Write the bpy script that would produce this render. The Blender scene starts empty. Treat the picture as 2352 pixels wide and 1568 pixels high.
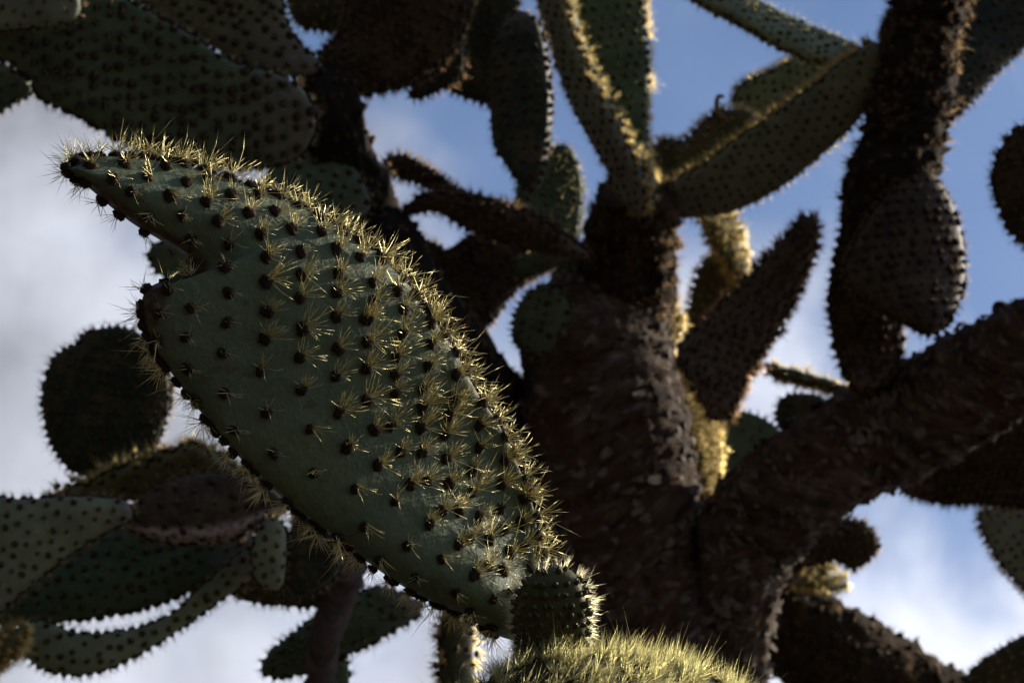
import bpy, math, random
import numpy as np
from mathutils import Vector, Matrix, noise
random.seed(7); RNG = np.random.default_rng(7)
R_ = math.radians
scene = bpy.context.scene

# ------------------------------------------------------------------ camera, world, sun, exposure
PITCH = R_(35.0); LENS = 100.0
CAM = np.array((0.0, 0.0, 1.6))
RV = np.array((1.0, 0, 0)); FV = np.array((0, math.cos(PITCH), math.sin(PITCH))); UV = np.array((0, -math.sin(PITCH), math.cos(PITCH)))
cam = bpy.data.objects.new('camera', bpy.data.cameras.new('camera')); scene.collection.objects.link(cam)
cam.location = CAM; cam.rotation_euler = (math.pi/2 + PITCH, 0, 0)
cam.data.lens = LENS; cam.data.sensor_width = 36; cam.data.clip_end = 6000; cam.data.clip_start = 0.05
cam.data.dof.use_dof = True; cam.data.dof.focus_distance = 1.99; cam.data.dof.aperture_fstop = 18.0
scene.camera = cam
scene.view_settings.view_transform = 'Standard'; scene.view_settings.look = 'None'
scene.view_settings.exposure = 0.45; scene.view_settings.gamma = 1.0
scene.view_settings.use_curve_mapping = False

SUN_AZ, SUN_EL = 70.0, 29.0        # azimuth from the viewing direction towards the right
sun = bpy.data.objects.new('sun', bpy.data.lights.new('sun', 'SUN')); scene.collection.objects.link(sun)
sd = Vector((math.sin(R_(SUN_AZ))*math.cos(R_(SUN_EL)), math.cos(R_(SUN_AZ))*math.cos(R_(SUN_EL)), math.sin(R_(SUN_EL))))
sun.rotation_euler = sd.to_track_quat('Z', 'Y').to_euler(); sun.location = (30, 20, 20)
sun.data.energy = 5.0; sun.data.angle = R_(0.53); sun.data.color = (1.0, 0.90, 0.72)

world = bpy.data.worlds.new('World'); scene.world = world; world.use_nodes = True
wt = world.node_tree; wt.nodes.clear()
def wn(t, **k):
    n = wt.nodes.new(t)
    for a, b in k.items(): setattr(n, a, b)
    return n
def wmath(op, a, b=None, clamp=False):
    n = wn('ShaderNodeMath', operation=op, use_clamp=clamp)
    for i, v in enumerate((a, b)):
        if v is None: continue
        if isinstance(v, (int, float)): n.inputs[i].default_value = v
        else: wt.links.new(v, n.inputs[i])
    return n.outputs[0]
sky = wn('ShaderNodeTexSky', sky_type='NISHITA'); sky.sun_disc = False
sky.sun_elevation = R_(SUN_EL); sky.sun_rotation = R_(SUN_AZ); sky.air_density = 1.0; sky.dust_density = 0.6; sky.ozone_density = 1.5
tc = wn('ShaderNodeTexCoord')
mp = wn('ShaderNodeMapping'); mp.inputs['Scale'].default_value = (1, 1, 1); mp.inputs['Location'].default_value = (5.2, 9.4, 1.1)
wt.links.new(tc.outputs['Generated'], mp.inputs['Vector'])
nz = wn('ShaderNodeTexNoise'); nz.inputs['Scale'].default_value = 9.0; nz.inputs['Detail'].default_value = 7; nz.inputs['Roughness'].default_value = 0.52; nz.inputs['Distortion'].default_value = 0.4
wt.links.new(mp.outputs[0], nz.inputs['Vector'])
nz2 = wn('ShaderNodeTexNoise'); nz2.inputs['Scale'].default_value = 14.0; nz2.inputs['Detail'].default_value = 5; nz2.inputs['Roughness'].default_value = 0.5
wt.links.new(mp.outputs[0], nz2.inputs['Vector'])
sp = wn('ShaderNodeSeparateXYZ'); wt.links.new(tc.outputs['Generated'], sp.inputs[0])
# a bank of cloud that thickens towards the horizon and towards one side of the sky
bank = wmath('ADD', wmath('MULTIPLY', sp.outputs['Z'], -3.7), wmath('MULTIPLY', sp.outputs['X'], -2.5))
m = wmath('ADD', wmath('MULTIPLY', wmath('SUBTRACT', nz.outputs[0], 0.5), 2.6), wmath('ADD', bank, 2.58))
mr = wn('ShaderNodeMapRange', interpolation_type='SMOOTHSTEP'); mr.inputs[1].default_value = -0.05; mr.inputs[2].default_value = 0.85; mr.inputs[3].default_value = 0.08; mr.inputs[4].default_value = 0.97
wt.links.new(m, mr.inputs[0])
# cloud is brightest low down on the side of the sun, grey on the far side
dt = wn('ShaderNodeVectorMath', operation='DOT_PRODUCT'); wt.links.new(tc.outputs['Generated'], dt.inputs[0]); dt.inputs[1].default_value = sd
fw = wmath('MULTIPLY', dt.outputs['Value'], 1.7, True)
lowz = wn('ShaderNodeMapRange', interpolation_type='SMOOTHSTEP'); wt.links.new(sp.outputs['Z'], lowz.inputs[0])
for i_, v_ in enumerate((0.44, 0.72, 1.0, 0.0)): lowz.inputs[i_+1].default_value = v_
br = wmath('ADD', wmath('MULTIPLY', wmath('MULTIPLY', fw, lowz.outputs[0]), 0.52), wmath('MULTIPLY', wmath('SUBTRACT', nz2.outputs[0], 0.5), 0.95))
br = wmath('MAXIMUM', wmath('ADD', br, wmath('ADD', wmath('MULTIPLY', fw, 0.24), 0.08)), 0.07)
cc = wn('ShaderNodeVectorMath', operation='SCALE'); cc.inputs[0].default_value = (0.90, 0.935, 1.06); wt.links.new(br, cc.inputs['Scale'])
ss = wn('ShaderNodeVectorMath', operation='MULTIPLY'); ss.inputs[1].default_value = (0.090, 0.098, 0.112); wt.links.new(sky.outputs[0], ss.inputs[0])
mx = wn('ShaderNodeMix', data_type='VECTOR'); wt.links.new(mr.outputs[0], mx.inputs['Factor']); wt.links.new(ss.outputs[0], mx.inputs[4]); wt.links.new(cc.outputs[0], mx.inputs[5])
bg = wn('ShaderNodeBackground'); bg.inputs['Strength'].default_value = 1.0; wt.links.new(mx.outputs[1], bg.inputs['Color'])
wo = wn('ShaderNodeOutputWorld'); wt.links.new(bg.outputs[0], wo.inputs[0])

# ------------------------------------------------------------------ pixel -> place (view is 2352 x 1568; the depth comes from each plant's own place)
VW, VH = 2352.0, 1568.0; K = 36.0/LENS/VW
def P(px, py, d): return CAM + RV*((px-VW/2)*K*d) + UV*((VH/2-py)*K*d) + FV*d
def proj(p):
    q = np.asarray(p) - CAM; d = q @ FV
    return np.stack([VW/2 + (q @ RV)/(K*d), VH/2 - (q @ UV)/(K*d)], -1), d

# ------------------------------------------------------------------ materials
def mat_new(name):
    m = bpy.data.materials.new(name); m.use_nodes = True; m.node_tree.nodes.clear(); return m, m.node_tree
class NT:
    def __init__(s, name): s.m, s.t = mat_new(name)
    def n(s, t, ins=None, **k):
        n = s.t.nodes.new(t)
        for a, b in k.items(): setattr(n, a, b)
        for a, b in (ins or {}).items():
            if hasattr(b, 'links'): s.t.links.new(b, n.inputs[a])
            else: n.inputs[a].default_value = b
        return n
    def mix(s, f, a, b, mode='MIX'):
        n = s.n('ShaderNodeMix', data_type='RGBA', blend_type=mode)
        for i, v in ((0, f), (6, a), (7, b)):
            if hasattr(v, 'links'): s.t.links.new(v, n.inputs[i])
            else: n.inputs[i].default_value = v if i == 0 else (*v, 1)
        return n.outputs[2]
    def ramp(s, f, lo, hi):
        n = s.n('ShaderNodeMapRange', {0: f, 1: lo, 2: hi}, interpolation_type='SMOOTHSTEP'); return n.outputs[0]
    def noise(s, vec, scale, detail=4, rough=0.55):
        return s.n('ShaderNodeTexNoise', {'Vector': vec, 'Scale': scale, 'Detail': detail, 'Roughness': rough}).outputs[0]
    def out(s, sh): s.n('ShaderNodeOutputMaterial', {0: sh}); return s.m

def pad_mat(name, c1, c2, cork=(0.125, 0.105, 0.098), scurf=0.0, rough=0.5, cork_amt=1.0, streak=False):
    q = NT(name); co = q.n('ShaderNodeTexCoord').outputs['Object']
    n1 = q.noise(co, 22, 5); n2 = q.noise(co, 130, 4, 0.6); n3 = q.noise(co, 7, 3)
    col = q.mix(q.ramp(n1, .32, .68), c1, c2)
    col = q.mix(q.n('ShaderNodeMath', {0: q.ramp(n2, .55, .75), 1: 0.35}, operation='MULTIPLY').outputs[0], col, tuple(x*1.7+.01 for x in c2))
    if scurf > 0:
        f = q.n('ShaderNodeMath', {0: q.ramp(q.n('ShaderNodeMath', {0: n1, 1: n2}, operation='ADD').outputs[0], 1.05-.25*scurf, 1.2), 1: .8}, operation='MULTIPLY').outputs[0]
        col = q.mix(f, col, (0.070, 0.046, 0.025))
    if streak:   # scratches in the bloom, running along the pad
        dv = lambda v, k: q.n('ShaderNodeMath', {0: q.n('ShaderNodeVectorMath', {0: co, 1: tuple(v)}, operation='DOT_PRODUCT').outputs['Value'], 1: k}, operation='MULTIPLY').outputs[0]
        cv = q.n('ShaderNodeCombineXYZ', {0: dv(RV*.69-UV*.72, 14.), 1: dv(RV*.72+UV*.69, 260.), 2: dv(FV, 60.)}).outputs[0]
        f = q.n('ShaderNodeMath', {0: q.ramp(q.noise(cv, 1., 3, .6), .56, .74), 1: q.ramp(n1, .40, .62)}, operation='MULTIPLY').outputs[0]
        sp_n = q.ramp(q.noise(co, 95, 2, .4), .66, .72); col = q.mix(q.n('ShaderNodeMath', {0: sp_n, 1: .65}, operation='MULTIPLY').outputs[0], col, (0.060, 0.046, 0.026))
        col = q.mix(q.n('ShaderNodeMath', {0: q.ramp(n3, .52, .70), 1: .35}, operation='MULTIPLY').outputs[0], col, (0.085, 0.092, 0.040))
        col = q.mix(q.n('ShaderNodeMath', {0: f, 1: .6}, operation='MULTIPLY').outputs[0], col, (0.115, 0.135, 0.105))
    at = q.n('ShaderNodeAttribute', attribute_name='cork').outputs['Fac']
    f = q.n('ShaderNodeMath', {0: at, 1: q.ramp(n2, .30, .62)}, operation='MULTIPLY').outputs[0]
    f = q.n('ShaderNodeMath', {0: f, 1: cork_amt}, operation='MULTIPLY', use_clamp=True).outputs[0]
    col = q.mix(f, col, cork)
    hb = q.n('ShaderNodeMath', {0: n2, 1: n3}, operation='ADD').outputs[0]
    bp = q.n('ShaderNodeBump', {'Height': hb, 'Strength': 0.35, 'Distance': 0.004})
    b = q.n('ShaderNodeBsdfPrincipled', {'Base Color': col, 'Roughness': rough, 'Specular IOR Level': 0.16, 'Normal': bp.outputs[0]})
    return q.out(b.outputs[0])
def spine_mat(name, col, trans=0.5, gloss=0.45, rough=0.40):
    """waxy needle: dull body colour, light let through, and a strong sheen"""
    q = NT(name); g = q.n('ShaderNodeNewGeometry').outputs['Random Per Island']
    c = q.mix(g, tuple(x*0.70 for x in col), tuple(min(1, x*1.15) for x in col))
    d = q.n('ShaderNodeBsdfDiffuse', {'Color': c}); t = q.n('ShaderNodeBsdfTranslucent', {'Color': c})
    m1 = q.n('ShaderNodeMixShader', {0: trans, 1: d.outputs[0], 2: t.outputs[0]})
    gl = q.n('ShaderNodeBsdfGlossy', {'Color': (*[min(1, .22+.85*x/max(col)) for x in col], 1), 'Roughness': rough})
    m2 = q.n('ShaderNodeMixShader', {0: gloss, 1: m1.outputs[0], 2: gl.outputs[0]})
    return q.out(m2.outputs[0])
def plain_mat(name, c1, c2, scale=300, rough=0.85):
    q = NT(name); co = q.n('ShaderNodeTexCoord').outputs['Object']
    col = q.mix(q.ramp(q.noise(co, scale, 3), .35, .65), c1, c2)
    b = q.n('ShaderNodeBsdfPrincipled', {'Base Color': col, 'Roughness': rough, 'Specular IOR Level': 0.2})
    return q.out(b.outputs[0])
def bark_mat(name, dark, mid, pale, lichen=(0.11, 0.065, 0.014), red=(0.060, 0.026, 0.014), lich=0.62, bumpd=0.02):
    q = NT(name); co = q.n('ShaderNodeAttribute', attribute_name='barkco').outputs['Vector']
    ob = q.n('ShaderNodeTexCoord').outputs['Object']
    n1 = q.noise(co, 26, 8, 0.68); n2 = q.noise(co, 80, 5, 0.65); n3 = q.noise(ob, 9, 4); n4 = q.noise(ob, 30, 4, 0.6)
    s = q.n('ShaderNodeMath', {0: q.n('ShaderNodeMath', {0: n1, 1: .65}, operation='MULTIPLY').outputs[0], 1: q.n('ShaderNodeMath', {0: n2, 1: .35}, operation='MULTIPLY').outputs[0]}, operation='ADD').outputs[0]
    col = q.mix(q.ramp(s, .38, .52), dark, mid)
    col = q.mix(q.ramp(s, .53, .66), col, pale)
    col = q.mix(q.n('ShaderNodeMath', {0: q.ramp(n3, .52, .66), 1: .75}, operation='MULTIPLY').outputs[0], col, red)
    col = q.mix(q.n('ShaderNodeMath', {0: q.ramp(n4, lich, lich+.07), 1: .8}, operation='MULTIPLY').outputs[0], col, lichen)
    bp = q.n('ShaderNodeBump', {'Height': s, 'Strength': 1.0, 'Distance': bumpd})
    b = q.n('ShaderNodeBsdfPrincipled', {'Base Color': col, 'Roughness': 0.9, 'Specular IOR Level': 0.15, 'Normal': bp.outputs[0]})
    return q.out(b.outputs[0])

M = {
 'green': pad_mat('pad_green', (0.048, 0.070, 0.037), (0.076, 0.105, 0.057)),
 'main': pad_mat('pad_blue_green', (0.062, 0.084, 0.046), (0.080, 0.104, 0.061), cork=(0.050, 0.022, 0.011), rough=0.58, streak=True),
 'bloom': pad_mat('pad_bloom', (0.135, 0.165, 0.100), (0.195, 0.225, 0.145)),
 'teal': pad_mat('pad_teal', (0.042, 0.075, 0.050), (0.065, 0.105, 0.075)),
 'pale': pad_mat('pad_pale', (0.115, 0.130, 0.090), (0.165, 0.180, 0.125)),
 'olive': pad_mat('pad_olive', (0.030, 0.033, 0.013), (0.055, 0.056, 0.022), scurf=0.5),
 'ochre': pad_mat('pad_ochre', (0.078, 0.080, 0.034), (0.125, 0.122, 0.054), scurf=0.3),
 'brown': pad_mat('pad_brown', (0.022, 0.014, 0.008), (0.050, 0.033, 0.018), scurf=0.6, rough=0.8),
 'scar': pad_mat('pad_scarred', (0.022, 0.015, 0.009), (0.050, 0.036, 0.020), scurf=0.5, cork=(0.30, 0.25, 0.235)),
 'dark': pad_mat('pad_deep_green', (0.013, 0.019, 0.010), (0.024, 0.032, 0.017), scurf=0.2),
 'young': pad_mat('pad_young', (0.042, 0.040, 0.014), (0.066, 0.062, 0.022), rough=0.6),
 'spine': spine_mat('spine_yellow', (0.54, 0.44, 0.18)),
 'spine_pale': spine_mat('spine_cream', (0.55, 0.47, 0.28)),
 'spine_brown': spine_mat('spine_brown', (0.13, 0.075, 0.03), 0.3, 0.12),  # brown bristles; also colours rims as if in shade
 'spine_olive': spine_mat('spine_olive_yellow', (0.30, 0.25, 0.075), 0.5, 0.34),
 'spine_gold_lit': spine_mat('spine_gold_lit', (0.62, 0.43, 0.11), 0.5, 0.42),  # sunlit gold put into the spine colour
 'spine_rust_lit': spine_mat('spine_rust_lit', (0.34, 0.18, 0.07), 0.4, 0.25),  # lit orange-brown of one pad's rim, put into the spine colour
 'areole': plain_mat('areole_brown', (0.014, 0.008, 0.005), (0.036, 0.021, 0.011), 500),
 'areole_y': plain_mat('areole_tan', (0.12, 0.085, 0.03), (0.20, 0.15, 0.05), 500),
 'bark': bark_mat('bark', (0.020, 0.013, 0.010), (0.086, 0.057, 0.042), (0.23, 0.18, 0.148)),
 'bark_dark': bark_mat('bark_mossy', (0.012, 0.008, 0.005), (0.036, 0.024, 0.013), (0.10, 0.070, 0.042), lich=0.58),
 'bark_shaded': bark_mat('bark_shaded', (0.008, 0.006, 0.004), (0.018, 0.013, 0.009), (0.035, 0.026, 0.018), lich=0.7, lichen=(0.05, 0.045, 0.012), red=(0.020, 0.012, 0.008)),  # bark darkened in colour for limbs that stand in shade
 'bark_purple': bark_mat('bark_ringed', (0.045, 0.030, 0.028), (0.090, 0.066, 0.062), (0.17, 0.13, 0.12), lich=0.75),
 'flake': plain_mat('bark_flake', (0.030, 0.022, 0.018), (0.15, 0.122, 0.105), 40),
 'flake_dark': plain_mat('bark_flake_brown', (0.025, 0.016, 0.010), (0.075, 0.05, 0.03), 45),
 'core': plain_mat('stem_skin_shade', (0.020, 0.016, 0.007), (0.040, 0.032, 0.013), 80),  # skin colour darkened so gaps between spines look shadowed
 'dry': plain_mat('dry_stalk', (0.10, 0.045, 0.025), (0.16, 0.075, 0.04), 80),
}
def soil():
    q = NT('soil'); co = q.n('ShaderNodeTexCoord').outputs['Object']
    col = q.mix(q.ramp(q.noise(co, .6, 8), .4, .6), (0.040, 0.030, 0.022), (0.075, 0.056, 0.040))
    col = q.mix(q.ramp(q.noise(co, 14, 5), .55, .7), col, (0.05, 0.042, 0.036))
    bp = q.n('ShaderNodeBump', {'Height': q.noise(co, 10, 8), 'Strength': .8, 'Distance': .06})
    return q.out(q.n('ShaderNodeBsdfPrincipled', {'Base Color': col, 'Roughness': .95, 'Normal': bp.outputs[0]}).outputs[0])
M['soil'] = soil()

# ------------------------------------------------------------------ mesh helpers
COL = scene.collection
def link(name, me, parent=None):
    o = bpy.data.objects.new(name, me); COL.objects.link(o)
    if parent is not None:
        o.parent = parent
        if parent.type == 'EMPTY': o.matrix_parent_inverse = Matrix.Translation(-parent.location)
    return o
def np_mesh(name, v, f, mat, smooth=True):
    """v (n,3), f (m,3) or (m,4) or a list of both"""
    me = bpy.data.meshes.new(name); fs = f if isinstance(f, list) else [f]
    me.vertices.add(len(v)); me.vertices.foreach_set('co', np.asarray(v, np.float32).ravel())
    tot = np.concatenate([np.full(len(x), x.shape[1], np.int32) for x in fs])
    lv = np.concatenate([x.ravel() for x in fs]).astype(np.int32)
    me.loops.add(len(lv)); me.loops.foreach_set('vertex_index', lv)
    me.polygons.add(len(tot)); me.polygons.foreach_set('loop_start', np.concatenate([[0], np.cumsum(tot)[:-1]]).astype(np.int32))
    me.polygons.foreach_set('use_smooth', np.full(len(tot), smooth)); me.update(calc_edges=True); me.validate()
    me.materials.append(mat); return me
def attr_f(me, name, vals):
    a = me.attributes.new(name, 'FLOAT', 'POINT'); a.data.foreach_set('value', np.asarray(vals, np.float32))
def attr_v(me, name, vals):
    a = me.attributes.new(name, 'FLOAT_VECTOR', 'POINT'); a.data.foreach_set('vector', np.asarray(vals, np.float32).ravel())
def unit(a): return a/np.maximum(np.linalg.norm(a, axis=-1, keepdims=True), 1e-9)
def frames(n):
    ref = np.where(np.abs(n[:, 2:3]) < .9, np.array([[0, 0, 1.]]), np.array([[1., 0, 0]]))
    t = unit(np.cross(ref, n)); return t, np.cross(n, t)
def catmull(pts, per=12, closed=False):
    p = np.asarray(pts, float); n = len(p); out = []
    rng = range(n) if closed else range(n-1)
    for i in rng:
        if closed: a, b, c, d = p[(i-1) % n], p[i], p[(i+1) % n], p[(i+2) % n]
        else: a, b, c, d = p[max(i-1, 0)], p[i], p[i+1], p[min(i+2, n-1)]
        for k in range(per):
            t = k/per
            out.append(.5*((2*b)+(-a+c)*t+(2*a-5*b+4*c-d)*t*t+(-a+3*b-3*c+d)*t**3))
    if not closed: out.append(p[-1])
    return np.array(out)
def smooth_path(pts, per=14):
    """Catmull-Rom with non-uniform (chord) knots: no loops where a long span follows short ones"""
    p = np.asarray(pts, float); n = len(p); t = np.concatenate([[0], np.cumsum(np.maximum(1e-4, np.linalg.norm(np.diff(p[:, :3], axis=0), axis=1))**.75)])
    m = np.zeros_like(p)
    for i in range(n):
        if i == 0: m[i] = (p[1]-p[0])/(t[1]-t[0])
        elif i == n-1: m[i] = (p[-1]-p[-2])/(t[-1]-t[-2])
        else:
            a, b = t[i]-t[i-1], t[i+1]-t[i]; m[i] = ((p[i]-p[i-1])/a*b + (p[i+1]-p[i])/b*a)/(a+b)
    out = []
    for i in range(n-1):
        h = t[i+1]-t[i]
        for k in range(per):
            u = k/per; out.append((2*u**3-3*u*u+1)*p[i] + (u**3-2*u*u+u)*h*m[i] + (-2*u**3+3*u*u)*p[i+1] + (u**3-u*u)*h*m[i+1])
    return np.array(out+[p[-1]])
def spines_mesh(name, pos, nor, count, lmin, lmax, r, spread, mat, bias=None, longp=0.08, rng=RNG, lift=0.0):
    """a thin three-sided needle for every spine: pos/nor (N,3), count needles each"""
    N = len(pos)*count
    p = np.repeat(pos, count, 0); n = np.repeat(nor, count, 0); t, b = frames(n)
    a = rng.uniform(0, 2*np.pi, N); rad = np.sqrt(rng.uniform(0.02, 1, N))*spread
    d = n + t*(np.cos(a)*rad)[:, None] + b*(np.sin(a)*rad)[:, None]
    if bias is not None: d = d + np.asarray(bias)
    d = unit(d); L = rng.uniform(lmin, lmax, N); L = np.where(rng.random(N) < longp, L*1.7, L)
    t, b = frames(d); v = np.zeros((N, 4, 3)); p = p + n*lift + (t*rng.normal(0, 1, N)[:, None] + b*rng.normal(0, 1, N)[:, None])*r*2.5
    for k in range(3):
        an = 2*np.pi*k/3; v[:, k] = p + (t*math.cos(an)+b*math.sin(an))*r
    v[:, 3] = p + d*L[:, None]
    base = (np.arange(N)*4)[:, None]
    f = np.concatenate([base+np.array([[0, 1, 3]]), base+np.array([[1, 2, 3]]), base+np.array([[2, 0, 3]])])
    return np_mesh(name, v.reshape(-1, 3), f, mat)
def dome(seg=7, r=1.0, h=0.85):
    v = [(0, 0, h)]; f = []
    for ring, (rr, z) in enumerate(((.62, .72*h/.85), (1.0, .3), (.92, -.25))):
        for k in range(seg):
            a = 2*math.pi*k/seg; v.append((rr*math.cos(a)*r, rr*math.sin(a)*r, z))
    for k in range(seg):
        f.append((0, 1+k, 1+(k+1) % seg))
        for q in (0, 1):
            i0 = 1+q*seg+k; i1 = 1+q*seg+(k+1) % seg; f += [(i0, i0+seg, i1+seg), (i0, i1+seg, i1)]
    return np.array(v), np.array(f)
DV, DF = dome()
def mounds_mesh(name, pos, nor, r, mat, rng=RNG):
    t, b = frames(nor); N = len(pos); rr = r*rng.uniform(.55, 1.3, N)
    an = rng.uniform(0, 6.28, N); t2 = t*np.cos(an)[:, None]+b*np.sin(an)[:, None]; b2 = np.cross(nor, t2)
    v = pos[:, None] + (t2[:, None]*DV[None, :, 0:1]*1.2 + b2[:, None]*DV[None, :, 1:2]*.9 + nor[:, None]*DV[None, :, 2:3])*rr[:, None, None]
    f = (DF[None] + (np.arange(N)*len(DV))[:, None, None]).reshape(-1, 3)
    return np_mesh(name, v.reshape(-1, 3), f, mat)

# ------------------------------------------------------------------ a cactus pad from its outline, with real thickness
class Surf: pass
def pad_surface(outline, tip, d, g=(0, 0), T=.017, curl=0., cup=0., S=46, RG=44, relief=None, wob=.003, anch=None, seed=0, depth_at=None):
    ol = np.asarray(outline, float); n = len(ol); per = 10
    cl = catmull(ol, per, True)
    L = cl[:tip*per+1]; Rr = np.concatenate([cl[tip*per:], cl[:1]])[::-1]
    def arc(q): s = np.concatenate([[0], np.cumsum(np.linalg.norm(np.diff(q, axis=0), axis=1))]); return s/s[-1]
    aL, aR = arc(L), arc(Rr)
    u = np.linspace(0, 1, S); s = .75*u + .25*(1-np.cos(np.pi*u))/2; s[0], s[-1] = .0, 1.
    sR = s
    if anch:
        kl = [0.]+[aL[i*per] for i, j in anch]+[1.]; kr = [0.]+[aR[(n-j)*per] for i, j in anch]+[1.]
        km = [(a+b)/2 for a, b in zip(kl, kr)]
        sL = np.interp(s, km, kl); sR = np.interp(s, km, kr)
    else: sL = s
    Lp = np.stack([np.interp(sL, aL, L[:, k]) for k in (0, 1)], 1); Rp = np.stack([np.interp(sR, aR, Rr[:, k]) for k in (0, 1)], 1)
    c0 = ol.mean(0) if depth_at is None else np.array(depth_at); gx, gy = g
    def place(q):
        dd = d + (gx*(q[:, 0]-c0[0]) - gy*(q[:, 1]-c0[1]))*K*d
        return np.stack([P(a, b, e) for (a, b), e in zip(q, dd)])
    L3, R3 = place(Lp), place(Rp)
    C = (L3+R3)/2; H = (R3-L3)/2; w = np.linalg.norm(H, axis=1)*2
    ax = ol[tip]-ol[0]; 
    e0, e1, e2 = place(np.array([c0, c0+[50, 0], c0+[0, -50]])); nrm = np.cross(e1-e0, e2-e0); nrm /= np.linalg.norm(nrm)   # faces the camera
    if nrm @ FV > 0: nrm = -nrm
    th = T*np.tanh(.55*w/T)
    axd = ax/np.linalg.norm(ax); gp = abs(gx*axd[1]+gy*axd[0])           # slope across the axis: the rim's thickness shows, so narrow the blade
    sinr = gp/math.sqrt(1+gp*gp)
    wp = np.linalg.norm(Rp-Lp, axis=1)*K*d; sh = np.clip((wp-2*th*sinr*.9)/np.maximum(wp, 1e-6), .25, 1)
    H = H*sh[:, None]
    ph = np.linspace(0, 2*np.pi, RG, endpoint=False)
    cx = -np.cos(ph); sy = np.sign(np.sin(ph))*np.abs(np.sin(ph))**.44
    pos = C[:, None] + H[:, None]*cx[None, :, None] + nrm*(th[:, None]*sy[None, :])[..., None]
    t = (cx+1)/2
    off = (curl*(2*s-1)**2)[:, None]*np.ones(RG)[None] + (cup*w[:, None])*((2*t-1)**2)[None]
    if relief is not None: off = off + relief(s[:, None], t[None, :])
    if wob:
        sc = np.array([[noise.noise(Vector(pos[i, j]*9+seed*3.7)) + .5*noise.noise(Vector(pos[i, j]*24+seed)) for j in range(RG)] for i in range(S)])
        off = off + wob*sc*np.minimum(1, w/.03)[:, None]
    pos = pos + (nrm if relief is None else -FV)*off[..., None]
    dn = np.roll(pos, -1, 1)-np.roll(pos, 1, 1); ds = np.gradient(pos, axis=0)
    nor = unit(np.cross(dn, ds)); cc_ = pos.mean(1, keepdims=True)
    if np.sum(nor*(pos-cc_)) < 0: nor = -nor
    o = Surf(); o.pos, o.nor, o.s, o.t, o.S, o.RG, o.w, o.n, o.ph = pos, nor, s, t, S, RG, w, nrm, ph
    return o
def surf_mesh(name, o, mat, cork=None):
    S, RG = o.S, o.RG; idx = np.arange(S*RG).reshape(S, RG); nx = np.roll(idx, -1, 1)
    q = np.stack([idx[:-1], nx[:-1], nx[1:], idx[1:]], -1).reshape(-1, 4)
    me = np_mesh(name, o.pos.reshape(-1, 3), q, mat)
    me.flip_normals() if False else None
    if cork is None: ck = np.zeros((S, RG))
    else: ck = cork(o.s[:, None]*np.ones((1, RG)), o.t[None]*np.ones((S, 1)), o.ph[None]*np.ones((S, 1)))
    attr_f(me, 'cork', ck.ravel()); return me
def scatter(o, a, jit=.5, rng=RNG, rim=1.0):
    """areoles in staggered rows round the pad: positions, normals, front flag"""
    cen = o.pos.mean(1); al = np.concatenate([[0], np.cumsum(np.linalg.norm(np.diff(cen, axis=0), axis=1))])
    pos, nor, fr = [], [], []; k = 0; x = a*.35
    while x < al[-1]-a*.2:
        i = np.interp(x, al, np.arange(o.S)); i0 = min(int(i), o.S-2); f = i-i0
        ring = o.pos[i0]*(1-f)+o.pos[i0+1]*f; rn = o.nor[i0]*(1-f)+o.nor[i0+1]*f
        seg = np.linalg.norm(np.roll(ring, -1, 0)-ring, axis=1); cum = np.concatenate([[0], np.cumsum(seg)]); m_ = max(3, int(round(cum[-1]/a)))
        for c in range(m_):
            u = ((c+.5*(k % 2)+rng.normal(0, jit*.35))/m_ % 1)*cum[-1]; j = np.searchsorted(cum, u)-1; j = int(np.clip(j, 0, o.RG-1)); h = (u-cum[j])/max(seg[j], 1e-9)
            p = ring[j]*(1-h)+ring[(j+1) % o.RG]*h; q = rn[j]*(1-h)+rn[(j+1) % o.RG]*h
            pos.append(p+o.nor[i0, j]*0); nor.append(q); fr.append(j < o.RG/2)
        x += a*.87*(1+rng.normal(0, jit*.2)); k += 1
    return np.array(pos), unit(np.array(nor)), np.array(fr)

AREOLE_SHARED = {}
def areole_mesh(kind, mat):
    if kind not in AREOLE_SHARED:
        v = DV.copy(); v[:, 0] *= 1.15; AREOLE_SHARED[kind] = np_mesh('areole', v, DF, M[mat])
    return AREOLE_SHARED[kind]
def put(name, me, parent, p, n, xdir, s):
    z = Vector(n).normalized(); x = Vector(xdir); x = x - z*x.dot(z)
    if x.length < 1e-4: x = z.orthogonal()
    x.normalize(); y = z.cross(x)
    o = bpy.data.objects.new(name, me); COL.objects.link(o); o.parent = parent
    sx = s if hasattr(s, '__len__') else (s, s, s)
    o.matrix_basis = Matrix(((x.x*sx[0], y.x*sx[1], z.x*sx[2], p[0]), (x.y*sx[0], y.y*sx[1], z.y*sx[2], p[1]), (x.z*sx[0], y.z*sx[1], z.z*sx[2], p[2]), (0, 0, 0, 1)))
    return o

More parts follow.
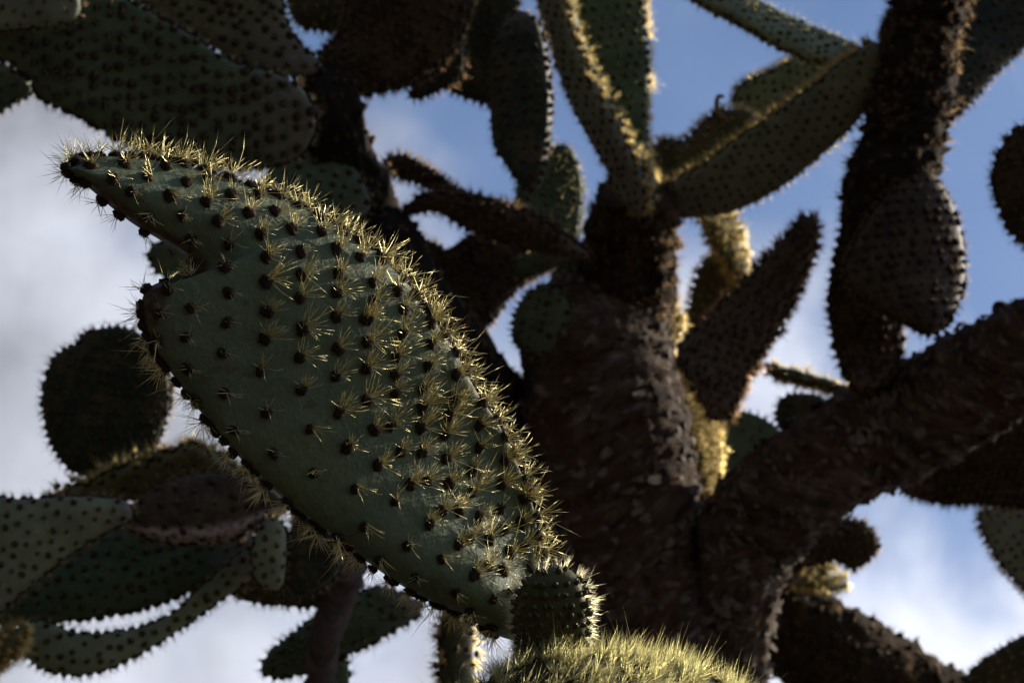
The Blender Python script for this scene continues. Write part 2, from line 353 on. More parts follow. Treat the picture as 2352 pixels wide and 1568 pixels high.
BUDGET = {}
STYLE = {  # body, areole, spine, needles per areole, lengths, needle radius, areole spacing, areole radius
 'green': ('green', 'areole', 'spine_olive', 7, .008, .016, .00024, .023, .0042),
 'pale':  ('pale', 'areole', 'spine_olive', 7, .007, .013, .00024, .020, .0036),
 'bloom': ('bloom', 'areole', 'spine_olive', 7, .007, .013, .00024, .020, .0036),
 'teal':  ('teal', 'areole', 'spine_olive', 7, .006, .012, .00024, .020, .0028),
 'olive': ('olive', 'areole', 'spine', 8, .008, .016, .00028, .020, .0038),
 'ochre': ('ochre', 'areole', 'spine_olive', 8, .007, .013, .00028, .019, .0044),
 'brown': ('brown', 'areole', 'spine_brown', 11, .006, .016, .0005, .017, .0048),
 'dark':  ('dark', 'areole', 'spine_brown', 7, .007, .013, .00024, .020, .0034),
 'scar': ('scar', 'areole', 'spine_brown', 7, .006, .012, .0004, .026, .0045),
 'yellow': ('ochre', 'areole_y', 'spine_gold_lit', 18, .009, .018, .0006, .013, .0040),
}
def base_cork(k=.22, rim=0.0):
    def f(s, t, ph): return np.clip((k-s)/k*1.6, 0, 1) + rim*np.clip((np.abs(2*t-1)-.8)*5, 0, 1)
    return f
def pad(plant, outline, tip, d, style='green', g=(0, 0), T=.013, curl=0., cup=0., cork=None, single=False, rim='spine_brown', name='pad', label=None, a=None, ar=None, seed=None, **kw):
    seed = len(bpy.data.objects) % 97 if seed is None else seed
    o = pad_surface(outline, tip, d, g, T, curl, cup, seed=seed, **kw)
    body, am, sm, cnt, l0, l1, r, sa, sr = STYLE[style]; a = a or sa; ar = ar or sr
    po = link(name, surf_mesh(name, o, M[body], cork or base_cork()), plant)
    if label: po['label'] = label
    p, n, fr = scatter(o, a)
    px, dd = proj(p); vis = fr & (px[:, 0] > 0) & (px[:, 0] < VW) & (px[:, 1] > 0) & (px[:, 1] < VH) & ((n @ FV) < .1)
    one = np.zeros(len(p), bool)
    if single:
        left = BUDGET.get(plant.name, 300); ids = np.where(vis)[0][:left]; BUDGET[plant.name] = left-len(ids); one[ids] = True
        me = areole_mesh(am, am)
        for i in ids: put('areole', me, po, p[i], n[i], RNG.normal(0, 1, 3), ar*RNG.uniform(.75, 1.2))
    rest = ~one
    if rest.any():
        q = link('areole_cover', mounds_mesh('areole_cover', p[rest], n[rest], ar, M[am]), po); q['kind'] = 'stuff'
    q = link('spine_cover', spines_mesh('spine_cover', p, n, cnt, l0, l1, r, 1.0, M[sm], lift=ar*.4), po); q['kind'] = 'stuff'
    # the rim carries the closest and longest tufts
    rp, rn = [], []
    rims = rim if isinstance(rim, tuple) else (rim, rim); ends = []  # rim colours stand in for light: gold for sunlit edges, brown for shaded
    for c, rim in ((0, rims[0]), (o.RG//2, rims[1])):
        e = o.pos[:, c]; en = o.nor[:, c]; al = np.concatenate([[0], np.cumsum(np.linalg.norm(np.diff(e, axis=0), axis=1))])
        k = np.arange(a*.3, al[-1], a*(.62 if rim == 'spine_brown' else .36)); k = k + RNG.normal(0, a*.08, len(k)); sx = np.random.default_rng(c+seed).normal(0, .0022 if rim == 'spine_brown' else T*.38, len(k))
        rp.append(np.stack([np.interp(k, al, e[:, i]) for i in range(3)], 1) + o.n*sx[:, None]); rn.append(np.stack([np.interp(k, al, en[:, i]) for i in range(3)], 1))
    spans = [(rp[0], unit(rn[0]), rims[0]), (rp[1], unit(rn[1]), rims[1])]
    rp, rn = np.concatenate(rp), unit(np.concatenate(rn))
    q = link('rim_areole_cover', mounds_mesh('rim_areole_cover', rp, rn, ar*1.1, M[am]), po); q['kind'] = 'stuff'
    for rp, rn, rim in spans:
        q = link('rim_spine_cover', spines_mesh('rim_spine_cover', rp, rn, 20 if rim != 'spine_brown' else 9, .008, .017 if rim != 'spine_brown' else .013, .00042 if rim == 'spine_brown' else .00058, .9, M[rim], lift=ar*.4), po); q['kind'] = 'stuff'
    return po

# ------------------------------------------------------------------ a stem, trunk or limb along a path
def limb(plant, path, mat='bark', name='limb', amp=.008, n=None, RG=56, flakes=0, flake_mat='flake', rings=0, bristle=None, seed=1, label=None, lump=.012):
    pts = [np.append(P(q[0], q[1], q[2]), q[3]*K*q[2]) if q[0] != 'w' else np.array([*q[1], q[2]]) for q in path]
    c = smooth_path(pts, 14); ln = np.concatenate([[0], np.cumsum(np.linalg.norm(np.diff(c[:, :3], axis=0), axis=1))])
    n = n or int(min(260, max(40, ln[-1]/.012))); x = np.linspace(0, ln[-1], n)
    c = np.stack([np.interp(x, ln, c[:, k]) for k in range(4)], 1)
    tg = unit(np.gradient(c[:, :3], axis=0)); u = np.cross(tg[0], [0.3, .9, .1]); u /= np.linalg.norm(u); U = [u]
    for i in range(1, n): w = U[-1]-tg[i]*(U[-1] @ tg[i]); U.append(w/np.linalg.norm(w))
    U = np.array(U); V_ = np.cross(tg, U); th = np.linspace(0, 2*np.pi, RG, endpoint=False)
    dirs = U[:, None]*np.cos(th)[None, :, None] + V_[:, None]*np.sin(th)[None, :, None]
    rr = c[:, 3].copy(); 
    if rings: rr = rr*(1+.17*np.sin(x/rings*2*np.pi + .6*np.sin(x*40)))
    rr[0] *= .55; rr[-1] *= 1.0
    bc = np.zeros((n, RG, 3)); bc[..., 0] = np.cos(th)*c[:, 3:4]*.38; bc[..., 1] = np.sin(th)*c[:, 3:4]*.38; bc[..., 2] = (x*1.15)[:, None] + .035*np.cos(th+.7)[None] + .015*np.cos(2*th)[None]
    off = np.zeros((n, RG))
    for i in range(n):
        for j in range(RG):
            v = Vector(bc[i, j]); w = Vector((v.x, v.y, x[i]))
            off[i, j] = lump*noise.noise(w*8+Vector((seed, 0, 0))) + amp*(.8*noise.noise(v*48+Vector((0, seed, 0))) + .7*noise.noise(v*120)) + .6*amp*noise.noise(w*95)
    pos = c[:, None, :3] + dirs*(rr[:, None]+off*np.minimum(1, c[:, 3:4]/.05))[..., None]
    idx = np.arange(n*RG).reshape(n, RG); nx = np.roll(idx, -1, 1)
    q = np.stack([idx[:-1], nx[:-1], nx[1:], idx[1:]], -1).reshape(-1, 4)
    vs = np.concatenate([pos.reshape(-1, 3), c[:1, :3]-tg[:1]*c[0, 3]*.4, c[-1:, :3]]); top = n*RG
    f2 = np.concatenate([np.stack([nx[0], idx[0], np.full(RG, top)], -1), np.stack([idx[-1], nx[-1], np.full(RG, top+1)], -1)])
    me = np_mesh(name, vs, [q, f2], M[mat]); attr_v(me, 'barkco', np.concatenate([bc.reshape(-1, 3), np.zeros((2, 3))]))
    o = link(name, me, plant)
    if label: o['label'] = label
    if flakes:
        N = flakes; i = RNG.integers(1, n-1, N); j = RNG.integers(0, RG, N); p = pos[i, j]; nn = dirs[i, j]; ax = tg[i]*RNG.normal(0, .45, (N, 1)) + np.cross(tg[i], nn)*RNG.choice([-1, 1], (N, 1)); ax = unit(ax); sd_ = np.cross(nn, ax)
        L = RNG.uniform(.008, .026, N)[:, None]; W = RNG.uniform(.002, .008, N)[:, None]; up = RNG.uniform(-.001, .005, N)[:, None]
        v = np.zeros((N, 6, 3))
        for k, (a_, h_, w_) in enumerate(((0, -.1, 1.), (.5, .25, .9), (1., 1., .35))):
            m_ = p + ax*L*a_ + nn*(up*h_+.001)
            v[:, 2*k] = m_ - sd_*W*w_; v[:, 2*k+1] = m_ + sd_*W*w_
        b = (np.arange(N)*6)[:, None]; f = np.concatenate([b+np.array([[0, 1, 3, 2]]), b+np.array([[2, 3, 5, 4]])])
        q = link('bark_flake_cover', np_mesh('bark_flake_cover', v.reshape(-1, 3), f, M[flake_mat]), o); q['kind'] = 'stuff'
    if bristle:
        a, sm, cnt, l0, l1, r, ar = bristle; tot = 0; ids = []
        N = int(2*np.pi*c[:, 3].mean()*ln[-1]/(a*a)); i = RNG.integers(1, n-1, N); j = RNG.integers(0, RG, N); p, nn = pos[i, j], dirs[i, j]
        q = link('areole_cover', mounds_mesh('areole_cover', p, nn, ar, M['areole']), o); q['kind'] = 'stuff'
        q = link('spine_cover', spines_mesh('spine_cover', p, nn, cnt, l0, l1, r, 1.0, M[sm], lift=ar*.4), o); q['kind'] = 'stuff'
    return o
def plant(name, base, label, cat='cactus', group=None):
    e = bpy.data.objects.new(name, None); COL.objects.link(e); e.location = base; e.empty_display_size = .2
    e['label'] = label; e['category'] = cat
    if group: e['group'] = group
    return e
def gnd(px, py, d, dx=0, dy=0): p = P(px, py, d); return np.array((p[0]+dx, p[1]+dy, 0.0))

# ------------------------------------------------------------------ the ground
def ground():
    n = 90; r = np.concatenate([np.linspace(0, 14, 50), np.geomspace(15, 4000, n-50)]); a = np.linspace(0, 2*np.pi, 72, endpoint=False)
    v = np.zeros((n, 72, 3))
    for i in range(n):
        for j in range(72):
            x, y = r[i]*math.cos(a[j]), 4+r[i]*math.sin(a[j]); v[i, j] = (x, y, .05*noise.noise(Vector((x*.6, y*.6, 0)))-.02)
    idx = np.arange(n*72).reshape(n, 72); nx = np.roll(idx, -1, 1)
    o = link('ground', np_mesh('ground', v.reshape(-1, 3), np.stack([idx[:-1], nx[:-1], nx[1:], idx[1:]], -1).reshape(-1, 4)[:, ::-1], M['soil'])); o['kind'] = 'structure'
ground()

# ================================================================== tall cactus with the thick barked trunk and its right-hand limb
g0 = gnd(1680, 1800, 4.5, .05)
B = plant('cactus_tree', g0, 'tall tree cactus with thick flaky brown trunk forking into a heavy slanting limb', 'cactus')
limb(B, [(1410, 670, 4.5, 118), (1378, 745, 4.5, 165), (1372, 850, 4.5, 176), (1395, 1000, 4.5, 182), (1430, 1150, 4.5, 168), (1475, 1300, 4.5, 155), (1530, 1430, 4.5, 150), (1600, 1568, 4.5, 150), (1655, 1760, 4.5, 190), ('w', g0+np.array((0, 0, 1.2)), .17), ('w', g0+np.array((0, 0, -.1)), .21)],
     'bark', 'trunk', amp=.012, RG=130, n=420, flakes=6500, seed=3, lump=.016)
limb(B, [(2760, 560, 4.15, 95), (2520, 700, 4.25, 105), (2352, 815, 4.3, 118), (2200, 900, 4.35, 122), (2060, 980, 4.4, 124), (1900, 1062, 4.4, 120), (1800, 1135, 4.42, 122), (1725, 1225, 4.45, 122), (1698, 1350, 4.45, 104), (1690, 1480, 4.46, 86), (1690, 1600, 4.47, 92), (1690, 1780, 4.5, 110), ('w', g0+np.array((.03, 0, 1.35)), .13)],
     'bark', 'limb', amp=.011, RG=110, n=320, flakes=5500, seed=8, lump=.014)
limb(B, [(1468, 440, 4.42, 82), (1455, 510, 4.45, 98), (1440, 600, 4.48, 108), (1425, 690, 4.5, 110), (1405, 780, 4.5, 112)], 'bark_dark', 'stem_joint', amp=.010, RG=52, n=60,
     bristle=(.016, 'spine_brown', 9, .006, .016, .0005, .0045), seed=11)
pad(B, [(1480, 490), (1430, 462), (1370, 360), (1310, 250), (1260, 120), (1225, -20), (1220, -100), (1290, -120), (1312, -20), (1352, 110), (1412, 230), (1472, 340), (1512, 432)], 7, 4.35, 'pale', g=(-1.1, -.4), T=.020, cork=base_cork(.5), single=True, a=.018, rim='spine_gold_lit')
pad(B, [(1500, 440), (1440, 330), (1380, 200), (1330, 60), (1300, -60), (1380, -140), (1470, -80), (1484, 60), (1490, 200), (1488, 330)], 5, 4.5, 'green', g=(.25, 0), T=.014, single=True, a=.018, ar=.0038, rim='spine_gold_lit')
pad(B, [(1490, 470), (1515, 428), (1600, 380), (1720, 295), (1840, 210), (1950, 125), (2010, 95), (2030, 160), (1985, 265), (1900, 350), (1800, 430), (1700, 482), (1610, 500), (1530, 500)], 6, 4.4, 'pale', g=(-.2, -.45), T=.015, cork=base_cork(.45), single=True, a=.0185, ar=.0035, rim=('spine_gold_lit', 'spine_brown'))  # upper rim coloured as sunlit, lower rim as shaded
pad(B, [(1490, 420), (1490, 350), (1530, 322), (1570, 325), (1640, 262), (1700, 255), (1740, 285), (1700, 320), (1600, 390), (1540, 430)], 5, 4.6, 'olive', T=.016, rim='spine_gold_lit')
pad(B, [(1960, 190), (1900, 140), (1830, 137), (1760, 170), (1705, 195), (1688, 235), (1720, 265), (1800, 265), (1900, 240)], 5, 4.7, 'bloom', a=.016, T=.014, rim='spine_gold_lit')
pad(B, [(1985, 120), (1940, 85), (1860, 50), (1760, 0), (1650, -50), (1560, -90), (1540, -50), (1580, 5), (1680, 60), (1780, 115), (1870, 155), (1950, 165)], 5, 4.65, 'bloom', g=(0, 1.1), T=.016, a=.017)
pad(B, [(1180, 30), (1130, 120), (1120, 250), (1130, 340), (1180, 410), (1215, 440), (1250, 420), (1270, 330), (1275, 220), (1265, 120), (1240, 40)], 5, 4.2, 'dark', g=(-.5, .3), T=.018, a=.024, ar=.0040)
pad(B, [(1270, 575), (1200, 515), (1185, 440), (1210, 370), (1270, 335), (1310, 345), (1338, 420), (1335, 500), (1320, 570)], 5, 4.6, 'green', g=(.2, .3), a=.015, ar=.003)
pad(B, [(1350, 575), (1250, 492), (1150, 452), (1040, 428), (965, 445), (928, 480), (940, 497), (1000, 490), (1060, 525), (1150, 565), (1250, 590), (1340, 600)], 5, 4.35, 'brown', g=(0, -.6), T=.024)
pad(B, [(1070, 450), (1000, 395), (930, 358), (890, 362), (882, 385), (910, 405), (970, 425), (1040, 458)], 4, 4.5, 'brown', T=.014, a=.014, ar=.0036)
pad(B, [(1085, 795), (1015, 690), (960, 600), (955, 545), (1010, 565), (1050, 600), (1075, 540), (1150, 555), (1250, 585), (1285, 605), (1200, 652), (1130, 735)], 3, 4.78, 'brown', cork=base_cork(.6))
pad(B, [(1320, 600), (1230, 578), (1185, 610), (1200, 640), (1250, 625), (1290, 605)], 2, 4.7, 'green', T=.010, a=.014, ar=.003)
pad(B, [(1345, 640), (1325, 590), (1283, 610), (1270, 640), (1300, 662), (1340, 670)], 2, 4.6, 'green', T=.010, a=.014, ar=.003)
pad(B, [(1320, 770), (1300, 680), (1260, 655), (1210, 675), (1180, 730), (1188, 790), (1250, 820)], 4, 4.42, 'green', T=.02, a=.016)
pad(B, [(1520, 830), (1512, 740), (1530, 690), (1558, 720), (1562, 765), (1540, 805)], 3, 4.6, 'yellow', g=(1.0, 0), T=.010, rim='spine_gold_lit')
pad(B, [(1700, 670), (1650, 590), (1605, 500), (1640, 480), (1690, 510), (1715, 590), (1722, 645)], 4, 4.75, 'yellow', g=(.9, .2), T=.012, a=.016, rim='spine_gold_lit')
pad(B, [(1600, 870), (1580, 760), (1595, 660), (1620, 600), (1660, 590), (1710, 660), (1690, 780), (1650, 850)], 3, 4.8, 'olive', T=.016, rim='spine_gold_lit')
pad(B, [(1640, 965), (1580, 870), (1548, 800), (1620, 720), (1710, 630), (1790, 545), (1845, 487), (1873, 515), (1875, 590), (1830, 700), (1770, 810), (1720, 900), (1690, 950)], 7, 4.3, 'brown', g=(-.5, .1), T=.028, cork=base_cork(.9, .8), ar=.0042, rim='spine_rust_lit')
pad(B, [(1610, 1200), (1560, 1020), (1530, 900), (1522, 812), (1580, 848), (1640, 950), (1656, 1010), (1655, 1090), (1648, 1160)], 4, 4.62, 'yellow', g=(1.15, .1), T=.014, rim='spine_gold_lit')
pad(B, [(1640, 1110), (1636, 1010), (1655, 962), (1705, 945), (1755, 962), (1790, 1000), (1740, 1085)], 4, 4.8, 'teal', T=.014)
pad(B, [(1860, 1030), (1795, 990), (1783, 940), (1800, 912), (1850, 903), (1900, 920), (1925, 985)], 4, 4.85, 'dark', T=.016)
pad(B, [(1965, 898), (1900, 868), (1830, 848), (1765, 838), (1768, 868), (1850, 893), (1900, 905), (1955, 918)], 3, 4.9, 'olive', g=(0, .8), T=.014, rim='spine_gold_lit')
# the dark upright stem standing on the limb, and its pads
limb(B, [(2190, -200, 4.3, 85), (2155, -60, 4.3, 88), (2122, 60, 4.3, 84), (2105, 180, 4.3, 92), (2082, 300, 4.3, 96), (2055, 410, 4.3, 96), (2030, 520, 4.32, 90)], 'bark_shaded', 'stem_joint', amp=.012, RG=56, n=90,
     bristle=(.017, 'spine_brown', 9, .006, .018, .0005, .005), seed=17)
pad(B, [(1975, 900), (1930, 845), (1905, 760), (1900, 680), (1915, 580), (1935, 480), (1960, 370), (2010, 300), (2090, 310), (2140, 400), (2100, 500), (2070, 700), (2080, 790), (2050, 870)], 7, 4.34, 'brown', g=(.3, 0), T=.03, a=.019, ar=.0055)
pad(B, [(2120, 395), (2030, 450), (1960, 560), (1940, 630), (1990, 690), (2080, 742), (2140, 767), (2190, 730), (2222, 640), (2215, 540), (2180, 450)], 6, 4.2, 'scar', g=(.15, .35), T=.022, cup=-.06, single=True, a=.019, ar=.0052, cork=lambda s, t, ph: 0.45*np.clip((t-.62)*3.2, 0, 1))
pad(B, [(2470, 650), (2352, 560), (2310, 510), (2282, 420), (2300, 340), (2352, 285), (2430, 260), (2500, 350), (2510, 550)], 5, 4.15, 'brown', T=.024)
pad(B, [(2170, 190), (2190, 60), (2180, -60), (2300, -120), (2420, -40), (2420, 60), (2352, 115), (2290, 170), (2230, 240), (2185, 272)], 4, 4.5, 'dark', T=.02, g=(.2, .3))
pad(B, [(2095, 170), (2040, 135), (2028, 70), (2050, 25), (2080, 38), (2084, 95), (2115, 145)], 3, 4.35, 'brown', T=.014, a=.012)
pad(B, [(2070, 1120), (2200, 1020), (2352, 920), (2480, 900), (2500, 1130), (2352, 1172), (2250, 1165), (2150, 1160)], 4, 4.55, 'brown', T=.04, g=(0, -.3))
# a dry hooked stalk on the edge of the brown-green pad
def hook(parent):
    pts = catmull([P(x, y, 4.58) for x, y in ((1672, 275), (1652, 262), (1646, 240), (1650, 222), (1660, 222))], 6); n = len(pts); v = []
    for i, p in enumerate(pts):
        r = .005*(1-.35*i/n)
        for k in range(6): v.append(p + RV*r*math.cos(k*math.pi/3) + UV*r*math.sin(k*math.pi/3) + FV*r*.8*math.sin(k*math.pi/3+1))
    q = np.array([[i*6+k, i*6+(k+1) % 6, (i+1)*6+(k+1) % 6, (i+1)*6+k] for i in range(n-1) for k in range(6)])
    link('dry_stalk', np_mesh('dry_stalk', np.array(v), q, M['dry']), parent)
hook(B)
q = limb(B, [(2285, 705, 4.32, 14), (2300, 712, 4.33, 22), (2306, 735, 4.34, 24), (2310, 765, 4.35, 20)], 'bark_dark', 'bud', amp=.002, RG=14, n=12, lump=.003)

# ================================================================== dark cactus whose bent limb, bark darkened for shade, carries the broad dotted pads
g0 = gnd(1330, 1800, 5.2)
E = plant('cactus_tree', g0, 'shaded tree cactus with shade-blackened bent limb carrying broad dark dotted pads', 'cactus')
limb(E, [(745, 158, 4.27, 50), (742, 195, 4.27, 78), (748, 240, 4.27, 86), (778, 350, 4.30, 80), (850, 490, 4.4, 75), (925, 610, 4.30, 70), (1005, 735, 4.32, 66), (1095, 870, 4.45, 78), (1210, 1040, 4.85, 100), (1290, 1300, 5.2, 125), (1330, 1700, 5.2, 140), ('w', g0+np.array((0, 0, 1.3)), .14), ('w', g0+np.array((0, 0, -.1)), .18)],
     'bark_shaded', 'limb', amp=.010, RG=60, seed=21, bristle=(.030, 'spine_brown', 6, .006, .012, .0004, .0040))
pad(E, [(725, 275), (690, 200), (620, 165), (530, 140), (430, 75), (330, 20), (200, -40), (60, -60), (-60, -20), (-80, 60), (-20, 120), (60, 175), (100, 230), (190, 272), (270, 322), (360, 360), (480, 385), (600, 385), (690, 355)], 9, 4.05, 'green', g=(.15, -.1), T=.016, cork=base_cork(.30), single=True, a=.0225, ar=.0062)
pad(E, [(740, 150), (690, 100), (660, 50), (640, -20), (560, -80), (400, -80), (310, -20), (340, 25), (430, 75), (530, 135), (620, 165), (700, 180)], 5, 4.23, 'ochre', g=(.1, .2), single=True, a=.021, ar=.0055, cork=base_cork(.45))
pad(E, [(-60, -40), (60, -60), (170, -20), (182, 30), (150, 55), (60, 65), (-40, 60)], 3, 3.95, 'pale', T=.016)
pad(E, [(-60, 200), (-20, 150), (30, 155), (68, 190), (70, 215), (30, 240), (-10, 262), (-60, 270)], 3, 4.35, 'green')
pad(E, [(745, 215), (733, 130), (765, 98), (792, 50), (820, -60), (960, -120), (1080, -80), (1070, 50), (1010, 150), (955, 187), (890, 207), (815, 222)], 5, 4.30, 'brown', T=.035, a=.018)
pad(E, [(810, 40), (768, 74), (728, 68), (692, 62), (665, 20), (680, -60), (760, -80), (840, -20)], 4, 4.40, 'olive', T=.02)
pad(E, [(1060, 100), (990, 120), (960, 170), (943, 215), (950, 228), (985, 220), (1025, 200), (1060, 170)], 3, 4.45, 'dark', T=.012, a=.016)
pad(E, [(1090, -60), (1010, 0), (1000, 110), (1018, 195), (1060, 222), (1110, 238), (1150, 245), (1190, 200), (1190, 0), (1150, -60)], 6, 4.55, 'dark', T=.02)
pad(E, [(850, 480), (832, 410), (790, 360), (715, 335), (650, 355), (610, 400), (620, 470), (700, 520), (790, 535)], 5, 4.25, 'green', single=True, a=.021, ar=.0045, g=(.2, .3))

# ================================================================== cactus standing further back, mossy stem low down
g0 = gnd(2300, 1900, 5.3)
D = plant('cactus_tree', g0, 'cactus further back with leaning mossy brown stem, behind the forked trunk', 'cactus')
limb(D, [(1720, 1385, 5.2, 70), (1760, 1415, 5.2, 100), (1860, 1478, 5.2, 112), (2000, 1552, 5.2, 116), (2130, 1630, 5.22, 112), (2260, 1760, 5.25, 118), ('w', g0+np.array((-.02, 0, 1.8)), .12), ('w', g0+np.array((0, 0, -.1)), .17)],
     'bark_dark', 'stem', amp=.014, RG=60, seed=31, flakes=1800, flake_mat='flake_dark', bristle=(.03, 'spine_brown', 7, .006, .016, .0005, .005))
pad(D, [(1830, 1300), (1870, 1240), (1940, 1195), (1990, 1205), (2017, 1245), (2005, 1275), (1970, 1300), (1960, 1310), (1920, 1285)], 4, 5.05, 'brown', T=.018)
pad(D, [(1805, 1335), (1835, 1295), (1880, 1290), (1940, 1330), (1930, 1352), (1880, 1352)], 3, 5.1, 'yellow', g=(.9, .2), T=.012, a=.018, rim='spine_gold_lit')
pad(D, [(2430, 1150), (2330, 1165), (2250, 1178), (2280, 1265), (2330, 1330), (2420, 1400), (2490, 1300)], 3, 5.0, 'pale', single=True, rim='spine_gold_lit')
pad(D, [(2420, 1650), (2230, 1575), (2225, 1545), (2280, 1500), (2352, 1460), (2440, 1430), (2490, 1540)], 4, 5.0, 'olive')
limb(D, [(2470, 1170, 5.02, 36), (2600, 1300, 5.08, 50), (2640, 1480, 5.12, 60), (2560, 1680, 5.18, 70), (2380, 1850, 5.25, 80)], 'bark_dark', 'branch', amp=.01, RG=30, n=50)

# ================================================================== cactus with the crescent-shaped pads on a thin ringed stem
g0 = gnd(735, 1850, 3.85)
Fp = plant('prickly_pear', g0, 'prickly pear with curved overlapping dotted pads on a thin ringed purple-brown stem', 'cactus')
limb(Fp, [(400, 1075, 3.88, 26), (560, 1100, 3.87, 34), (690, 1130, 3.86, 40), (775, 1190, 3.85, 44), (800, 1290, 3.85, 42), (772, 1390, 3.85, 40), (746, 1470, 3.85, 38), (736, 1568, 3.85, 36), (735, 1800, 3.85, 44), ('w', g0+np.array((0, 0, 1.2)), .035), ('w', g0+np.array((0, 0, -.1)), .05)],
     'bark_purple', 'stem', amp=.003, RG=36, n=420, rings=.018, seed=41, lump=.005)
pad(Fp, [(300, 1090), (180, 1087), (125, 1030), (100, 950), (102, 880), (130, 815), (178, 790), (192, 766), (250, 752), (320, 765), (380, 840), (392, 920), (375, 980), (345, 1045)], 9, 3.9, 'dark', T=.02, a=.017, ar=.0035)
pad(Fp, [(440, 650), (370, 632), (345, 597), (345, 570), (370, 555), (440, 570)], 3, 3.9, 'green', T=.014)
pad(Fp, [(570, 1090), (470, 1010), (420, 1012), (300, 1050), (200, 1090), (105, 1148), (200, 1172), (330, 1145), (450, 1110)], 5, 3.86, 'ochre', g=(0, -.6), T=.018, rim='spine_gold_lit')
pad(Fp, [(302, 1188), (285, 1150), (180, 1140), (60, 1145), (-60, 1150), (-160, 1250), (-120, 1400), (-20, 1412), (60, 1352), (160, 1272), (250, 1217)], 5, 3.68, 'bloom', T=.02, single=True, a=.0205, ar=.0038, cork=base_cork(.15, .9))
pad(Fp, [(665, 1160), (600, 1100), (480, 1080), (380, 1100), (300, 1160), (284, 1205), (340, 1242), (430, 1258), (540, 1246), (612, 1206)], 5, 3.72, 'scar', g=(0, .4), T=.022, cork=lambda s, t, ph: 1.5*np.clip((t-.80)*9, 0, 1))
pad(Fp, [(600, 1250), (520, 1205), (400, 1195), (270, 1180), (150, 1240), (40, 1330), (-60, 1430), (60, 1436), (180, 1428), (320, 1404), (440, 1362), (545, 1310)], 6, 3.82, 'green', single=True, a=.021, ar=.0045, g=(0, .3))
pad(Fp, [(620, 1245), (560, 1262), (470, 1338), (360, 1424), (200, 1450), (85, 1420), (50, 1475), (80, 1530), (170, 1555), (260, 1535), (380, 1470), (480, 1400), (585, 1328)], 6, 3.76, 'bloom', single=True, a=.019, ar=.004, g=(0, .2), T=.02)
pad(Fp, [(605, 1195), (580, 1260), (590, 1330), (640, 1354), (656, 1300), (652, 1205)], 3, 3.7, 'bloom', single=True, a=.017, T=.014)
pad(Fp, [(690, 1175), (655, 1260), (660, 1340), (690, 1370), (770, 1320), (795, 1260), (770, 1195)], 3, 3.72, 'dark', T=.016, cork=base_cork(.1, 1.0))
pad(Fp, [(600, 1315), (545, 1350), (560, 1378), (640, 1386), (720, 1392), (775, 1352), (700, 1345)], 2, 3.86, 'olive', T=.012)
pad(Fp, [(970, 1400), (890, 1345), (800, 1370), (700, 1430), (625, 1490), (600, 1530), (625, 1558), (700, 1548), (800, 1505), (880, 1467)], 5, 3.95, 'green', g=(0, .2), T=.018, a=.018)
pad(Fp, [(740, 1660), (745, 1540), (790, 1510), (802, 1560), (790, 1660)], 2, 3.95, 'green', T=.012)
pad(Fp, [(1050, 1900), (1005, 1700), (1000, 1500), (1010, 1410), (1045, 1360), (1085, 1400), (1092, 1500), (1090, 1700)], 4, 3.5, 'olive', g=(.5, 0), T=.018, rim='spine_gold_lit')
pad(Fp, [(-60, 1560), (-40, 1480), (20, 1450), (58, 1440), (45, 1490), (0, 1525)], 3, 3.7, 'yellow', T=.012, rim='spine_gold_lit')
limb(Fp, [(1050, 1820, 3.5, 30), (1040, 1960, 3.55, 36), (950, 2120, 3.7, 40), (820, 2260, 3.8, 44), (735, 2350, 3.85, 44)], 'bark_purple', 'branch', amp=.003, RG=24, n=60, lump=.005)

# ================================================================== the near prickly pear: broad notched pad, young pad, spiny stem
gs = gnd(1790, 2000, 2.05, .02)
A = plant('prickly_pear', gs, 'near prickly pear with broad notched blue-green pad, spines glowing yellow in backlight', 'cactus')
def sst(a, b, x): x = np.clip((x-a)/(b-a), 0, 1); return x*x*(3-2*x)
def main_relief(s, t):
    A_ = .018*(1-sst(.26, .62, s)); B_ = .10
    h = -A_*sst(.42, .88, t) + .25*A_*sst(.88, 1., t)
    h = h - B_*(1-.9*sst(.50, .68, s))*np.clip(.42-t, 0, 1)**2
    h = h - .034*sst(.42, 1., s)
    return h + .006*np.sin(s*7+t*5)*sst(0, .2, s)
MAIN = [(1235, 1480), (1150, 1478), (1060, 1428), (930, 1366), (800, 1277), (660, 1172), (540, 1062), (450, 960), (375, 862), (331, 797), (311, 745), (308, 700), (320, 668), (356, 656), (405, 648), (427, 622), (405, 590), (345, 555), (290, 522), (235, 480), (190, 440), (155, 412), (140, 380),
        (165, 348), (220, 340), (300, 345), (400, 360), (500, 388), (600, 425), (700, 470), (800, 530), (880, 585), (950, 655), (1000, 725), (1050, 800), (1105, 900), (1150, 965), (1190, 1050), (1225, 1140), (1240, 1220), (1255, 1300), (1262, 1400)]
mo = pad_surface(MAIN, 22, 2.0, g=(.68, -.06), T=.0125, S=190, RG=128, relief=main_relief, wob=.0022, anch=[(4, 37), (6, 35), (8, 33), (10, 31), (11, 30), (15, 29), (17, 27), (19, 26)], depth_at=(700, 900))
def cork_and_rim_dim(s, t, ph): return 1.3*np.clip((.10-t)*14, 0, 1)*sst(.55, .66, s) + 1.2*np.clip((t-.975)*50, 0, 1)  # brown notch edge; right rim painted brown to dull its sunlit line
mp_ = link('pad', surf_mesh('pad', mo, M['main'], cork_and_rim_dim), A); mp_['label'] = 'broad blue-green pad with a notch and rows of spiny areoles'
